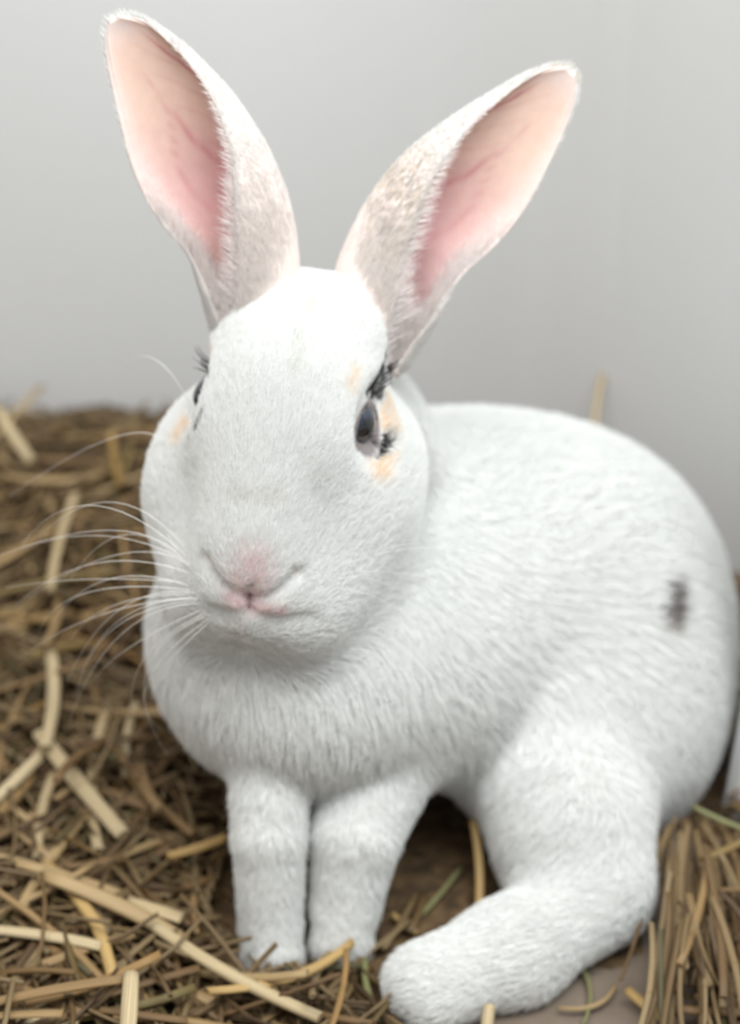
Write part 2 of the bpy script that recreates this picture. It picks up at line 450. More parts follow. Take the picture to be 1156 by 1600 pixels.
# colours of the skin inside the ear, fixed to the ear's own length t and breadth u
PINK_D, PINK, PEACH, RIMW, WHITE = [np.array(c) for c in ((.60, .25, .28), (.74, .47, .45), (.76, .55, .46), (.80, .70, .67), (.80, .70, .66))]
def ear_colour(t, u, vein):
    """t 0 root .. 1 tip, u 0 medial rim .. 1 lateral rim"""
    col = PEACH + (PINK-PEACH)*smoothstep(.75, .35, t)[:, None]
    deep = np.exp(-((t-.36)/.17)**2)*np.exp(-((u-.50)/.17)**2)
    col = col + (PINK_D-col)*(deep*.85)[:, None]
    edge = np.maximum(smoothstep(.74, 1.0, u), smoothstep(.2, .0, u))
    col = col + (RIMW-col)*(edge*.75)[:, None]
    tip = smoothstep(.86, 1.0, t); col = col + (RIMW-col)*(tip*.8)[:, None]
    col = col + (np.array((.58, .20, .22))-col)*(vein*.9)[:, None]
    return np.clip(col, 0, 1)
def veins(t, u):
    v = np.zeros_like(t)
    for uc, t0, t1, wd, sgn in ((.40, .3, .88, .016, 1), (.58, .3, .66, .014, .7), (.33, .45, .75, .010, .5), (.68, .35, .8, .010, .4)):
        line = uc + .04*np.sin(t*14+uc*20) - .10*(t-.5)
        v = np.maximum(v, sgn*np.exp(-((u-line)/wd)**2)*smoothstep(t0-.05, t0+.05, t)*smoothstep(t1+.06, t1-.06, t))
    for k in range(9):                    # side branches
        tb = .38+.055*k; dirn = 1 if k % 2 else -1
        line = .40 + dirn*(t-tb)*1.3
        v = np.maximum(v, .35*np.exp(-((u-line)/.010)**2)*smoothstep(tb, tb+.02, t)*smoothstep(tb+.16, tb+.06, t))
    return v

allV, allF, allC = [BV], [BF], [np.tile(np.array((.80, .775, .75)), (len(BV), 1))]
# skin colours on the head: pink nose and lips
def blob(P, c, r): return np.exp(-(np.linalg.norm(P-np.array(c), axis=1)/r)**2)
NOSE_C = hit(388, 905)[0]; LIP_C = hit(388, 950)[0]
c_ = allC[0]; m_ = np.clip(blob(BV, NOSE_C, .010)*.3 + blob(BV, LIP_C, .006)*.6, 0, 1)
c_[:] = c_ + (np.array((.72, .42, .42))-c_)*m_[:, None]
g = np.minimum(seg_dist(BV, GROOVE_L), seg_dist(BV, GROOVE_R)); gc = seg_dist(BV, CLEFT)
m_ = np.clip(np.exp(-(gc/.0018)**2), 0, 1)*.9
c_[:] = c_ + (np.array((.33, .10, .11))-c_)*m_[:, None]
m_ = np.exp(-(g/.0012)**2)*.6
c_[:] = c_ + (np.array((.55, .38, .36))-c_)*m_[:, None]
for sg, c, out, r, xv, yv in eyes:
    e, z, d = eye_e(BV, c, out, xv, yv)
    m_ = (z > 0)*(d < .02)*smoothstep(1.45, 1.05, e)*.85
    c_[:] = c_ + (np.array((.13, .10, .10))-c_)*m_[:, None]
off = len(BV)
body = mesh_obj('rabbit_body_raw', BV, BF, None)
ear_objs = []
kd_pts, kd_cols = [], []
tt, uu = np.meshgrid(np.linspace(0, 1, NT), np.linspace(0, 1, NS), indexing='ij')
for E in (earL, earR):
    V, Fq = E[0], E[1]
    inn = ear_colour(tt.ravel(), uu.ravel(), veins(tt.ravel(), uu.ravel()))
    outc = np.tile(WHITE, (NT*NS, 1)) 
    kd_pts.append(V); kd_cols.append(np.concatenate([outc, inn]))
    eo = mesh_obj('ear_raw', V, Fq, None); ear_objs.append(eo)
    bm = bmesh.new(); bm.from_mesh(eo.data); bmesh.ops.recalc_face_normals(bm, faces=bm.faces[:]); bm.to_mesh(eo.data); bm.free()
for eo in ear_objs:
    md = body.modifiers.new('u', 'BOOLEAN'); md.operation = 'UNION'; md.solver = 'EXACT'; md.object = eo
dg = bpy.context.evaluated_depsgraph_get(); dg.update()
me = bpy.data.meshes.new_from_object(body.evaluated_get(dg)); me.name = 'rabbit_body'
for o in ear_objs + [body]: bpy.data.objects.remove(o)
FV = np.empty(len(me.vertices)*3); me.vertices.foreach_get('co', FV); FV = FV.reshape(-1, 3)
kd = kdtree.KDTree(len(FV)); 
srcP = np.concatenate([BV]+kd_pts); srcC = np.concatenate([allC[0]]+kd_cols)
kd = kdtree.KDTree(len(srcP))
for i, p in enumerate(srcP): kd.insert(p, i)
kd.balance()
VC = np.ones((len(FV), 4))
for i, p in enumerate(FV): VC[i, :3] = srcC[kd.find(p)[1]]
at_ = me.attributes.new('skin_colour', 'FLOAT_COLOR', 'POINT'); at_.data.foreach_set('color', VC.ravel())
me.polygons.foreach_set('use_smooth', [True]*len(me.polygons))
m, nt, b = nodes('rabbit_skin')
an = nt.nodes.new('ShaderNodeAttribute'); an.attribute_name = 'skin_colour'
tc = nt.nodes.new('ShaderNodeTexCoord')
nz = nt.nodes.new('ShaderNodeTexNoise'); nz.inputs['Scale'].default_value = 260; nz.inputs['Detail'].default_value = 5
nt.links.new(tc.outputs['Object'], nz.inputs['Vector'])
mr = nt.nodes.new('ShaderNodeMapRange'); mr.inputs[3].default_value = .88; mr.inputs[4].default_value = 1.08
nt.links.new(nz.outputs['Fac'], mr.inputs[0])
mu = nt.nodes.new('ShaderNodeMix'); mu.data_type = 'RGBA'; mu.blend_type = 'MULTIPLY'; mu.inputs[0].default_value = 1
nt.links.new(an.outputs['Color'], mu.inputs[6]); nt.links.new(mr.outputs[0], mu.inputs[7])
nt.links.new(mu.outputs[2], b.inputs['Base Color'])
b.inputs['Roughness'].default_value = .85
b.inputs['Subsurface Weight'].default_value = .25; b.inputs['Subsurface Scale'].default_value = .004
b.inputs['Subsurface Radius'].default_value = (1, .35, .25)
bp = nt.nodes.new('ShaderNodeBump'); bp.inputs['Strength'].default_value = .15; bp.inputs['Distance'].default_value = .0005
nt.links.new(nz.outputs['Fac'], bp.inputs['Height']); nt.links.new(bp.outputs[0], b.inputs['Normal'])
me.materials.clear(); me.materials.append(m)
rabbit = bpy.data.objects.new('rabbit', me); C.objects.link(rabbit)
tag(rabbit, 'white rabbit with upright pink-lined ears and dark patches round its eyes, sitting on the straw', 'rabbit')

# ------------------------------------------------------------------ fur as hair curves
def mat_hair(name):
    m = bpy.data.materials.new(name); m.use_nodes = True; nt = m.node_tree; nt.nodes.clear()
    out = nt.nodes.new('ShaderNodeOutputMaterial')
    an = nt.nodes.new('ShaderNodeAttribute'); an.attribute_name = 'hair_colour'
    d = nt.nodes.new('ShaderNodeBsdfDiffuse'); t = nt.nodes.new('ShaderNodeBsdfTranslucent')
    mx = nt.nodes.new('ShaderNodeMixShader'); mx.inputs[0].default_value = .35
    nt.links.new(an.outputs['Color'], d.inputs[0]); nt.links.new(an.outputs['Color'], t.inputs[0])
    nt.links.new(d.outputs[0], mx.inputs[1]); nt.links.new(t.outputs[0], mx.inputs[2])
    nt.links.new(mx.outputs[0], out.inputs[0])
    return m
M_hair = mat_hair('white_fur')
def field(P, s, seed):                    # smooth random vectors
    r = np.random.default_rng(seed); o = np.zeros_like(P)
    for k in range(5):
        K = r.normal(size=(3, 3))*s; ph = r.uniform(0, 6.28, 3)
        o += np.sin(P @ K + ph)
    return o/2.2
def make_fur(name, P, N, T, L, lift, col, rad, parent, label=None, NP=5, wild=.25, curl=1.0):
    n = len(P)
    T = T - (T*N).sum(1, keepdims=True)*N; T = nrm(T + 1e-6)
    j = field(P, 300, 3)*.10*wild/.25 + field(P, 1100, 5)*.07*wild/.25 + rng.normal(size=(n, 3))*wild*.45
    T = nrm(T + j - (j*N).sum(1, keepdims=True)*N)
    pts = np.empty((n, NP, 3), np.float32); p = P - N*.0006; pts[:, 0] = p
    step = (L/(NP-1))[:, None]
    for k in range(1, NP):
        s = (k-.5)/(NP-1)
        a = (lift*(1-s*.75*curl))[:, None]
        d = nrm(N*np.sin(a)+T*np.cos(a))
        p = p + d*step; pts[:, k] = p
    hc = bpy.data.hair_curves.new(name); hc.add_curves([NP]*n)
    hc.position_data.foreach_set('vector', pts.ravel())
    r_ = hc.attributes.get('radius') or hc.attributes.new('radius', 'FLOAT', 'POINT')
    prof = np.array([1, .95, .8, .55, .18])[:NP] if NP == 5 else np.linspace(1, .2, NP)
    r_.data.foreach_set('value', (np.asarray(rad).reshape(-1, 1)*np.ones((n, 1))*prof).astype(np.float32).ravel())
    c_ = hc.attributes.new('hair_colour', 'FLOAT_COLOR', 'CURVE')
    c_.data.foreach_set('color', np.concatenate([col, np.ones((n, 1))], 1).astype(np.float32).ravel())
    hc.materials.append(M_hair)
    o = bpy.data.objects.new(name, hc); C.objects.link(o); o.parent = parent
    tag(o, label, kind='stuff')
    return o
def sample(V, Fq, N, n, wt=None):
    Q = np.array(Fq); Tm = np.concatenate([Q[:, [0, 1, 2]], Q[:, [0, 2, 3]]])
    A = .5*np.linalg.norm(np.cross(V[Tm[:, 1]]-V[Tm[:, 0]], V[Tm[:, 2]]-V[Tm[:, 0]]), axis=1)
    if wt is not None: A = A*wt[Tm].mean(1)
    f = rng.choice(len(Tm), n, p=A/A.sum()); r1 = np.sqrt(rng.random(n)); r2 = rng.random(n)
    w_ = np.stack([1-r1, r1*(1-r2), r1*r2], 1)
    return (V[Tm[f]]*w_[..., None]).sum(1), nrm((N[Tm[f]]*w_[..., None]).sum(1)), f, Tm[f], w_

# body fur
head_w = np.exp(-(np.linalg.norm(BV-hl(0, .02, -.005), axis=1)/.060)**4)
near_floor = smoothstep(.0015, .006, BV[:, 2])
back_w = .35+.65*smoothstep(-.4, .2, -(BN[:, 1]*.8-BN[:, 2]*.6))
wt = (.55+2.2*head_w)*(.15+.85*near_floor)*back_w
NB = 430000
P, N, f, tri, bw = sample(BV, BF, BN, NB, wt)
W = np.zeros((len(P), 1)); T = np.zeros_like(P); L = np.zeros(len(P))
for pr in prims:
    d = sd(pr, P); w_ = np.exp(-np.clip(d, -.004, .2)/.006) 
    W[:, 0] += w_; T += pr[5]*w_[:, None]; L += pr[6]*w_
L = L/W[:, 0]
LOC = (P-HO) @ HM                                    # r, f, u in the head's frame
# part the fur round the eyes, shorten at eyes, nose and lips
keep = np.ones(len(P), bool)
for s, c, out, r, xv, yv in eyes:
    e, z, d = eye_e(P, c, out, xv, yv); v = P-c; ax_ = z
    keep &= ~((e < 1.04) & (z > 0) & (d < .02))
    nearw = np.exp(-((e-1)/.55)**2)*(z > 0)*(d < .03)
    away = nrm(v-ax_[:, None]*out)
    T += away*(nearw*W[:, 0]*1.6)[:, None]; L *= 1-.50*nearw
gl = np.minimum(np.minimum(seg_dist(P, GROOVE_L), seg_dist(P, GROOVE_R)), seg_dist(P, CLEFT))
L *= 1-.35*np.exp(-(gl/.0035)**2)
nose_m = np.exp(-(np.linalg.norm(P-np.array(hit(388, 930)[0]), axis=1)/.011)**2); L *= 1-.1*nose_m
L *= rng.uniform(.72, 1.12, len(P))
hm = np.exp(-(np.linalg.norm(P-hl(0, .02, -.005), axis=1)/.056)**4)
lift = .42+.20*(1-hm) + rng.normal(size=len(P))*.07
lift += .25*np.exp(-(np.linalg.norm(P-hl(0, .052, -.02), axis=1)/.02)**2)
# colours
base = np.array((.94, .945, .93))
col = np.tile(base, (len(P), 1)) * (1 - rng.uniform(-.02, 1, (len(P), 1))*(.04+.08*hm)[:, None])
def paint(px, py, rr, c, amt, elong=None):
    """a coloured patch of hairs round a point of the coat; elong: second point that the patch stretches to"""
    global col
    a_ = hit(px, py)[0]
    if elong: d = seg_dist(P, [a_, hit(*elong)[0]])
    else: d = np.linalg.norm(P-np.array(a_), axis=1)
    pr_ = np.exp(-(d/rr)**2)*amt
    m_ = (rng.random(len(P)) < pr_*1.2)*np.clip(pr_*1.6, 0, 1)
    col = col + (np.array(c)-col)*m_[:, None]
BLK, ORG, PNK, GRY = (.035, .032, .035), (.91, .74, .57), (.88, .72, .72), (.62, .60, .58)
paint(602, 640, .0042, ORG, .55, (606, 680)); paint(594, 652, .0028, ORG, .6, (592, 672)); paint(590, 724, .0048, ORG, .65, (582, 755)); paint(552, 598, .0035, ORG, .45, (546, 625))
paint(592, 596, .0021, (.30, .29, .30), .9, (577, 620)); paint(590, 592, .0012, BLK, 1.0, (578, 614)); paint(599, 570, .0011, BLK, .9, (594, 586)); paint(572, 622, .0013, BLK, 1.0, (590, 628))
paint(594, 688, .0024, BLK, 1.1, (582, 702)); paint(600, 684, .0030, GRY, .5); paint(552, 690, .0013, (.5, .36, .36), 1, (550, 704))
paint(330, 572, .0028, ORG, 1.0, (322, 600)); paint(292, 672, .0038, ORG, .6, (278, 706)); paint(320, 662, .0008, BLK, .7, (308, 690)); paint(300, 705, .0015, GRY, .8)
paint(324, 590, .0010, BLK, 1.1, (325, 606))
paint(390, 895, .0080, PNK, .55, (388, 925)); paint(388, 946, .0028, (.62, .38, .40), .9); paint(360, 945, .003, PNK, .6, (430, 962))
paint(1026, 925, .0042, (.20, .17, .16), 1.0, (1022, 955)); paint(1020, 968, .0035, (.45, .38, .34), .6); paint(1030, 905, .003, (.4, .38, .36), .5)
paint(425, 790, .004, (.80, .78, .74), .5, (360, 790)); paint(470, 460, .006, (.84, .84, .78), .6, (490, 500)); paint(470, 490, .0035, (.80, .81, .76), .5, (455, 590))
BLKM = col.max(1) < .25
radii = (.00009+.00005*(1-hm))*rng.uniform(.8, 1.2, len(P)); radii[BLKM] *= 1.15
make_fur('fur', P[keep], N[keep], T[keep], L[keep], lift[keep], col[keep], radii[keep], rabbit, 'soft white fur of the head, body and legs')

# ear fur
for E, s, lab in ((earL, -1, 'a'), (earR, 1, 'b')):
    V, Fq, outs, ins, data = E
    Fq = [q_ for q_ in Fq if max(q_) < 2*NT*NS]
    TN = np.array([np.repeat(np.array([d_[0]]), NS, 0) for d_ in data]).reshape(-1, 3)
    E1 = np.array([np.repeat(np.array([d_[1]]), NS, 0) for d_ in data]).reshape(-1, 3)
    Fo = [q_ for q_ in Fq if max(q_) < NT*NS]; Fi = [q_ for q_ in Fq if min(q_) >= NT*NS]
    cen = outs.mean(1, keepdims=True)
    # outside
    No = nrm(outs-ins).reshape(-1, 3)
    Vo = outs.reshape(-1, 3); Vi = ins.reshape(-1, 3)
    P1, N1, f1, t1, w1 = sample(Vo, Fo, No, 42000)
    tq = (tt.ravel()[t1]*w1).sum(1); uq = (uu.ravel()[t1]*w1).sum(1)
    T1_ = (TN[t1]*w1[..., None]).sum(1)
    c1 = np.tile(np.array((.93, .925, .91)), (len(P1), 1))*rng.uniform(.80, 1.02, (len(P1), 1))
    low = smoothstep(.62, .25, tq)[:, None]*(.35+.65*smoothstep(.5, .2, uq))[:, None]; c1 = c1 + (np.array((.86, .81, .78))-c1)*low*.9
    if s > 0:                              # greyish and straw-coloured hairs low on the medial side
        gm_ = np.exp(-((tq-.42)/.13)**2)*np.exp(-((uq-.16)/.20)**2)*.8
        m_ = rng.random(len(P1)) < gm_; c1[m_] = np.where(rng.random((m_.sum(), 1)) < .35, (.74, .66, .50), (.66, .62, .60))
        gm_ = smoothstep(.93, 1, tq)*.5; m_ = rng.random(len(P1)) < gm_; c1[m_] = (.72, .66, .55)
    l1 = (.0030+.0040*smoothstep(.6, .1, tq))*rng.uniform(.7, 1.15, len(P1))
    make_fur('ear_fur', P1, N1, T1_, l1, .28+rng.normal(size=len(P1))*.06, c1, .00010, rabbit, 'short white fur on the outside of the ear', wild=.14)
    # inside: short down, and longer wisps along both rims towards the root
    ti, ui = tt.ravel(), uu.ravel()
    wv = .10 + 1.6*smoothstep(.30, .0, ui)*smoothstep(.95, .5, ti) + 1.2*smoothstep(.70, 1, ui)*smoothstep(1.0, .45, ti) + 2.0*smoothstep(.24, .05, ti) + .6*smoothstep(.88, 1, ti)
    wv *= 1 - .6*np.exp(-((ti-.36)/.12)**2)*np.exp(-((ui-.5)/.14)**2)
    P2, N2, f2, t2, w2 = sample(Vi, [tuple(k-NT*NS for k in q_) for q_ in Fi], -No, 19000, wv)
    tq = (ti[t2]*w2).sum(1); uq = (ui[t2]*w2).sum(1)
    T2 = (TN[t2]*w2[..., None]).sum(1); E2 = (E1[t2]*w2[..., None]).sum(1)
    T2 = T2 + E2*np.where(uq < .5, -.65, .45)[:, None]
    l2 = (.0018+.0075*smoothstep(.34, .0, np.minimum(uq, 1-uq)*1.25)*smoothstep(.8, .2, tq)+.004*smoothstep(.25, .05, tq))*rng.uniform(.6, 1.2, len(P2))
    c2 = np.tile(np.array((.93, .88, .86)), (len(P2), 1))*rng.uniform(.93, 1.02, (len(P2), 1))
    make_fur('inner_ear_fur', P2, N2, T2, l2, .32+rng.normal(size=len(P2))*.12, c2, .00008, rabbit, 'thin pale down inside the ear', wild=.3)

# ------------------------------------------------------------------ eyes
def mat_eye():
    m, nt, b = nodes('eye_glass')
    tc = nt.nodes.new('ShaderNodeTexCoord'); sp = nt.nodes.new('ShaderNodeSeparateXYZ'); nt.links.new(tc.outputs['Object'], sp.inputs[0])
    l = nt.nodes.new('ShaderNodeVectorMath'); l.operation = 'MULTIPLY'; l.inputs[1].default_value = (1, 1, 0)
    ln = nt.nodes.new('ShaderNodeVectorMath'); ln.operation = 'LENGTH'
    nt.links.new(tc.outputs['Object'], l.inputs[0]); nt.links.new(l.outputs[0], ln.inputs[0])
    r = nt.nodes.new('ShaderNodeValToRGB'); cr = r.color_ramp
    mr = nt.nodes.new('ShaderNodeMapRange'); mr.inputs[2].default_value = .009
    nt.links.new(ln.outputs['Value'], mr.inputs[0]); nt.links.new(mr.outputs[0], r.inputs[0])
    st_ = [(0, (.003, .003, .004)), (.42, (.004, .005, .008)), (.52, (.012, .022, .045)), (.72, (.018, .028, .055)), (.82, (.006, .006, .009)), (.9, (.045, .04, .045))]
    while len(cr.elements) < len(st_): cr.elements.new(.5)
    for e, (p, c) in zip(cr.elements, st_): e.position = p; e.color = (*c, 1)
    nt.links.new(r.outputs[0], b.inputs['Base Color'])
    b.inputs['Roughness'].default_value = .08; b.inputs['Coat Weight'].default_value = 1; b.inputs['Coat Roughness'].default_value = .02
    return m
M_eye = mat_eye()
M_lid = mat_noise('eyelid_skin', (.035, .028, .030), (.10, .07, .07), 300, .45, .2, .0005)
M_corner = mat_noise('eyelid_pink', (.62, .33, .32), (.70, .42, .40), 300, .4, .2, .0005)
M_lash = mat_noise('lash', (.02, .018, .02), (.04, .035, .035), 300, .6, 0)
for s, c, out, r, xv, yv in eyes:
    zf = Vector(out); yf = Vector(yv); xf = yf.cross(zf).normalized()
    R = Matrix((xf, yf, zf)).transposed()
    bm = bmesh.new(); bmesh.ops.create_uvsphere(bm, u_segments=40, v_segments=28, radius=r)
    for v in bm.verts:                       # cornea swells
        rr_ = math.hypot(v.co.x, v.co.y)/r
        if v.co.z > 0: v.co.z += .0010*max(0, 1-(rr_/.75)**2)
    me = bpy.data.meshes.new('eye'); bm.to_mesh(me); bm.free(); me.materials.append(M_eye)
    me.polygons.foreach_set('use_smooth', [True]*len(me.polygons))
    eo = bpy.data.objects.new('eye', me); C.objects.link(eo); eo.parent = rabbit
    eo.matrix_world = Matrix.Translation(Vector(c)) @ R.to_4x4()
    tag(eo, 'dark blue-black glossy eye')
    # lid rim
    vs, fs = [], []; n1, n2 = 48, 8
    for i in range(n1):
        a_ = 2*PI*i/n1; 
        ex, ey = EA*math.cos(a_), EB*1.04*math.sin(a_)
        ex *= 1-.16*(ey/EB)**2
        ez = math.sqrt(max(r*r*1.04-ex*ex-ey*ey, 1e-8))
        cdir = Vector((ex, ey, 0)).normalized(); pc = Vector((ex, ey, ez))
        for k in range(n2):
            b_ = 2*PI*k/n2; vs.append(pc + (cdir*math.cos(b_)*.0008 + Vector((0, 0, 1))*math.sin(b_)*.0007))
    for i in range(n1):
        for k in range(n2):
            fs.append((i*n2+k, ((i+1) % n1)*n2+k, ((i+1) % n1)*n2+(k+1) % n2, i*n2+(k+1) % n2))
    lo_ = mesh_obj('eyelid', vs, fs, M_lid, rabbit); lo_.matrix_world = eo.matrix_world
    tag(lo_, 'thin dark rim of the eyelid')

# ------------------------------------------------------------------ thin curved hairs that stand alone: whiskers, lashes
def hair_mesh(name, pts, r0, r1, mat, parent, label=None):
    pts = [Vector(p) for p in pts]; n = len(pts); vs, fs = [], []
    for i, p in enumerate(pts):
        t = (pts[min(i+1, n-1)]-pts[max(i-1, 0)]).normalized()
        a_ = t.cross(Vector((0, .3, 1))).normalized(); b_ = t.cross(a_)
        r = r0+(r1-r0)*i/(n-1)
        for k in range(5):
            th = 2*PI*k/5; vs.append(p+a_*math.cos(th)*r+b_*math.sin(th)*r)
    for i in range(n-1):
        for k in range(5): fs.append((i*5+k, i*5+(k+1) % 5, (i+1)*5+(k+1) % 5, (i+1)*5+k))
    o = mesh_obj(name, vs, fs, mat, parent)
    if label: tag(o, label)
    return o
mw, ntw, bw_ = nodes('whisker'); bw_.inputs['Base Color'].default_value = (.93, .91, .87, 1); bw_.inputs['Roughness'].default_value = .35
def bez(P0, P1, P2, n=14):
    out = []
    for i in range(n+1):
        t = i/n; out.append(P0*(1-t)**2 + P1*2*t*(1-t) + P2*t*t)
    return out
def whisker(root, mid, tip, dmid, dtip, r=.00011):
    p0, n = hit(*root); Y = p0.y
    p2 = at(*tip, Y+dtip); pm = at(*mid, Y+dmid)
    p1 = (pm - p0*.25 - p2*.25)*2
    hair_mesh('whisker', bez(p0 - n*.001, p1, p2), r, r*.35, mw, rabbit)
WL = [((300, 905), (195, 830), (0, 868)), ((298, 885), (170, 838), (30, 858)), ((296, 912), (150, 905), (10, 918)), ((300, 890), (190, 865), (45, 935)),
      ((305, 925), (140, 925), (62, 985)), ((300, 920), (170, 905), (80, 975)), ((310, 935), (160, 960), (40, 1022)), ((304, 930), (180, 945), (110, 1000)),
      ((312, 930), (190, 950), (105, 1065)), ((316, 940), (180, 980), (120, 1085)), ((320, 945), (190, 990), (108, 1130)), ((318, 938), (200, 960), (130, 1045)),
      ((322, 950), (205, 1010), (150, 1060)), ((330, 955), (225, 1030), (210, 1120)), ((335, 958), (228, 1050), (262, 1180)), ((338, 960), (232, 1060), (250, 1140)),
      ((298, 880), (150, 790), (35, 850)), ((295, 870), (180, 785), (60, 840)), ((340, 960), (240, 1060), (230, 1100)), ((300, 898), (200, 835), (110, 905)), ((302, 900), (150, 880), (20, 950)),
      ((262, 700), (180, 682), (15, 775)), ((300, 640), (240, 560), (185, 580))]
for r_, m_, t_ in WL: whisker(r_, m_, t_, .004, .02)
WR = [((500, 900), (720, 860), (905, 965)), ((505, 885), (640, 850), (700, 862)), ((498, 915), (640, 930), (790, 1090)), ((495, 925), (610, 945), (720, 1060)), ((545, 850), (680, 735), (830, 820)),
      ((500, 905), (620, 895), (760, 935)), ((600, 640), (650, 640), (700, 668))]
for r_, m_, t_ in WR: whisker(r_, m_, t_, -.006, .012, .00005)
# lashes: dark tufts over both eyes
for k in range(26):
    a_ = k/25; x_, y_ = 578+24*a_*.9, 622-46*a_
    p0, n = hit(x_, y_)
    d = Vector(hv(.25, -.6, .75))
    p2 = p0 + n*.003 + at(x_+10+random.uniform(-4, 8), y_-20+random.uniform(-6, 6), p0.y) - p0
    hair_mesh('eyelash', bez(p0-n*.0005, (p0+p2)/2+n*.003, p2, 5), .00014, .00004, M_lash, rabbit)
for k in range(12):
    x_, y_ = 320+random.uniform(-3, 4), 566+random.uniform(-8, 14)
    p0, n = hit(x_+6, y_+4)
    p2 = at(x_-6-random.uniform(0, 14), y_-4-random.uniform(-6, 24), p0.y)
    hair_mesh('eyelash', bez(p0-n*.0005, (p0+p2)/2+n*.002, p2, 5), .00016, .00004, M_lash, rabbit)
for k in range(9):
    x_, y_ = 580+random.uniform(-6, 10), 688+random.uniform(-6, 10)
    p0, n = hit(x_, y_); p2 = at(x_+14+random.uniform(0, 26), y_+random.uniform(-4, 14), p0.y)
    hair_mesh('eyelash', bez(p0-n*.0005, (p0+p2)/2+n*.002, p2, 5), .00011, .00003, M_lash, rabbit)

# ------------------------------------------------------------------ straw bedding
def bed(x, y):                             # height of the packed bed
    left = smoothstep(-.035, -.105, x - .14*smoothstep(.60, .80, y))
    back = smoothstep(.66, .86, y)
    rght = smoothstep(.125, .20, x)*smoothstep(.47, .56, y)
    h = .014*left + .016*back*(.4+.6*left) + .014*rght + .010*back*rght
    b_ = (np.sin(x*71+1.3)*np.sin(y*63+.4)+np.sin(x*133+y*57)*.5)*.0028
    return h + b_*np.clip(left+back+rght, 0, 1)*smoothstep(.004, .014, h)
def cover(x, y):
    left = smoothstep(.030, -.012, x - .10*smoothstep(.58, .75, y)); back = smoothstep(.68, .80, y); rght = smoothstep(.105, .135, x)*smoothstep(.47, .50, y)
    under = smoothstep(.518, .545, y)*smoothstep(.10, .08, x)  # dark mat carried under the rabbit to paint in the belly's shade
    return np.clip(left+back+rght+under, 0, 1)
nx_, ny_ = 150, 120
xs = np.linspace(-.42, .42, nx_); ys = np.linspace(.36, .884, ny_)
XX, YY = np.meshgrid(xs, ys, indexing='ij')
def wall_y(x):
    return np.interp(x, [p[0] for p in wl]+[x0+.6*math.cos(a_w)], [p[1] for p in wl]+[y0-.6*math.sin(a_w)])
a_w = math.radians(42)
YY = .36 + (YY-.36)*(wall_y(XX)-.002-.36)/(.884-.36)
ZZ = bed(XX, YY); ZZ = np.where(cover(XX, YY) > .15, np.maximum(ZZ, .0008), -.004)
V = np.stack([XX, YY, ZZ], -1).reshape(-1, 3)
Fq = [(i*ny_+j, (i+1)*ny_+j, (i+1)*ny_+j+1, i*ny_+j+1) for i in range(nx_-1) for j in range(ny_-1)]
mb = mesh_obj('packed_straw_and_shade', V, Fq, M_mound); tag(mb, 'dark packed layer of chopped straw under the loose stems, also standing in for shade under the belly', 'straw', kind='stuff')

def straw_geo(L, wd, bend, kink, flat, seg=7, ns=8, joint=None, split=False):
    """a stem along x, centred; returns verts, faces, attribute"""
    vs, fs, at__ = [], [], []
    js = [0, 0]
    ss = sorted(set([i/seg for i in range(seg+1)] + ([joint-.012, joint, joint+.012] if joint else [])))
    for s in ss:
        x = (s-.5)*L; y = bend*L*(4*(s-.5)**2) ; 
        if kink: y += kink*L*max(0, s-(joint or .5))
        jf = 1.0 if joint and abs(s-joint) < 1e-6 else 0
        r = wd/2*(1 + .16*jf)*(1-.10*abs(2*s-1))
        tw = s*.8
        for k in range(ns):
            a_ = 2*PI*k/ns; u, v = math.cos(a_)*r, math.sin(a_)*r*flat
            vs.append((x, y+u*math.cos(tw*.3)-v*math.sin(tw*.3), v*math.cos(tw*.3)+u*math.sin(tw*.3)+.04*L*bend*math.sin(s*5)))
            at__.append((x+.5*L, abs(k/ns*2-1), jf*.7))
    m_ = len(ss)
    for i in range(m_-1):
        for k in range(ns): fs.append((i*ns+k, i*ns+(k+1) % ns, (i+1)*ns+(k+1) % ns, (i+1)*ns+k))
    for e, i, dx in ((0, 0, .002), (1, m_-1, -.002)):         # cut ends: a rim going in to a dark hollow
        b0 = len(vs); c = [sum(vs[i*ns+k][j] for k in range(ns))/ns for j in range(3)]
        for k in range(ns):
            p = vs[i*ns+k]; vs.append((p[0]+dx*.0, c[1]+(p[1]-c[1])*.72, c[2]+(p[2]-c[2])*.72)); at__.append((0, 0, .3))
        vs.append((c[0]+dx, c[1], c[2])); at__.append((0, 0, 1))
        for k in range(ns):
            q1 = (i*ns+k, b0+k, b0+(k+1) % ns, i*ns+(k+1) % ns); q2 = (b0+k, b0+ns, b0+(k+1) % ns)
            fs += [q1 if e == 0 else q1[::-1], q2 if e == 0 else q2[::-1]]
    return vs, fs, at__
def straw_mesh(*a, mat=None, **k):
    vs, fs, at__ = straw_geo(*a, **k)
    me = bpy.data.meshes.new('straw'); me.from_pydata(vs, [], fs); me.update()
    me.polygons.foreach_set('use_smooth', [True]*len(fs))
    A = me.attributes.new('along', 'FLOAT_VECTOR', 'POINT'); A.data.foreach_set('vector', np.array(at__, np.float32).ravel())
    me.materials.append(mat or M_straw_o)
    return me
def frame(p, q, rollang=0):
    x = (q-p).normalized(); z = Vector((0, 0, 1)); 
    if abs(x.dot(z)) > .97: z = Vector((0, -1, 0))
    y = z.cross(x).normalized(); z = x.cross(y)
    return Matrix.Translation((p+q)/2) @ Matrix((x, y, z)).transposed().to_4x4() @ Matrix.Rotation(rollang, 4, 'X')

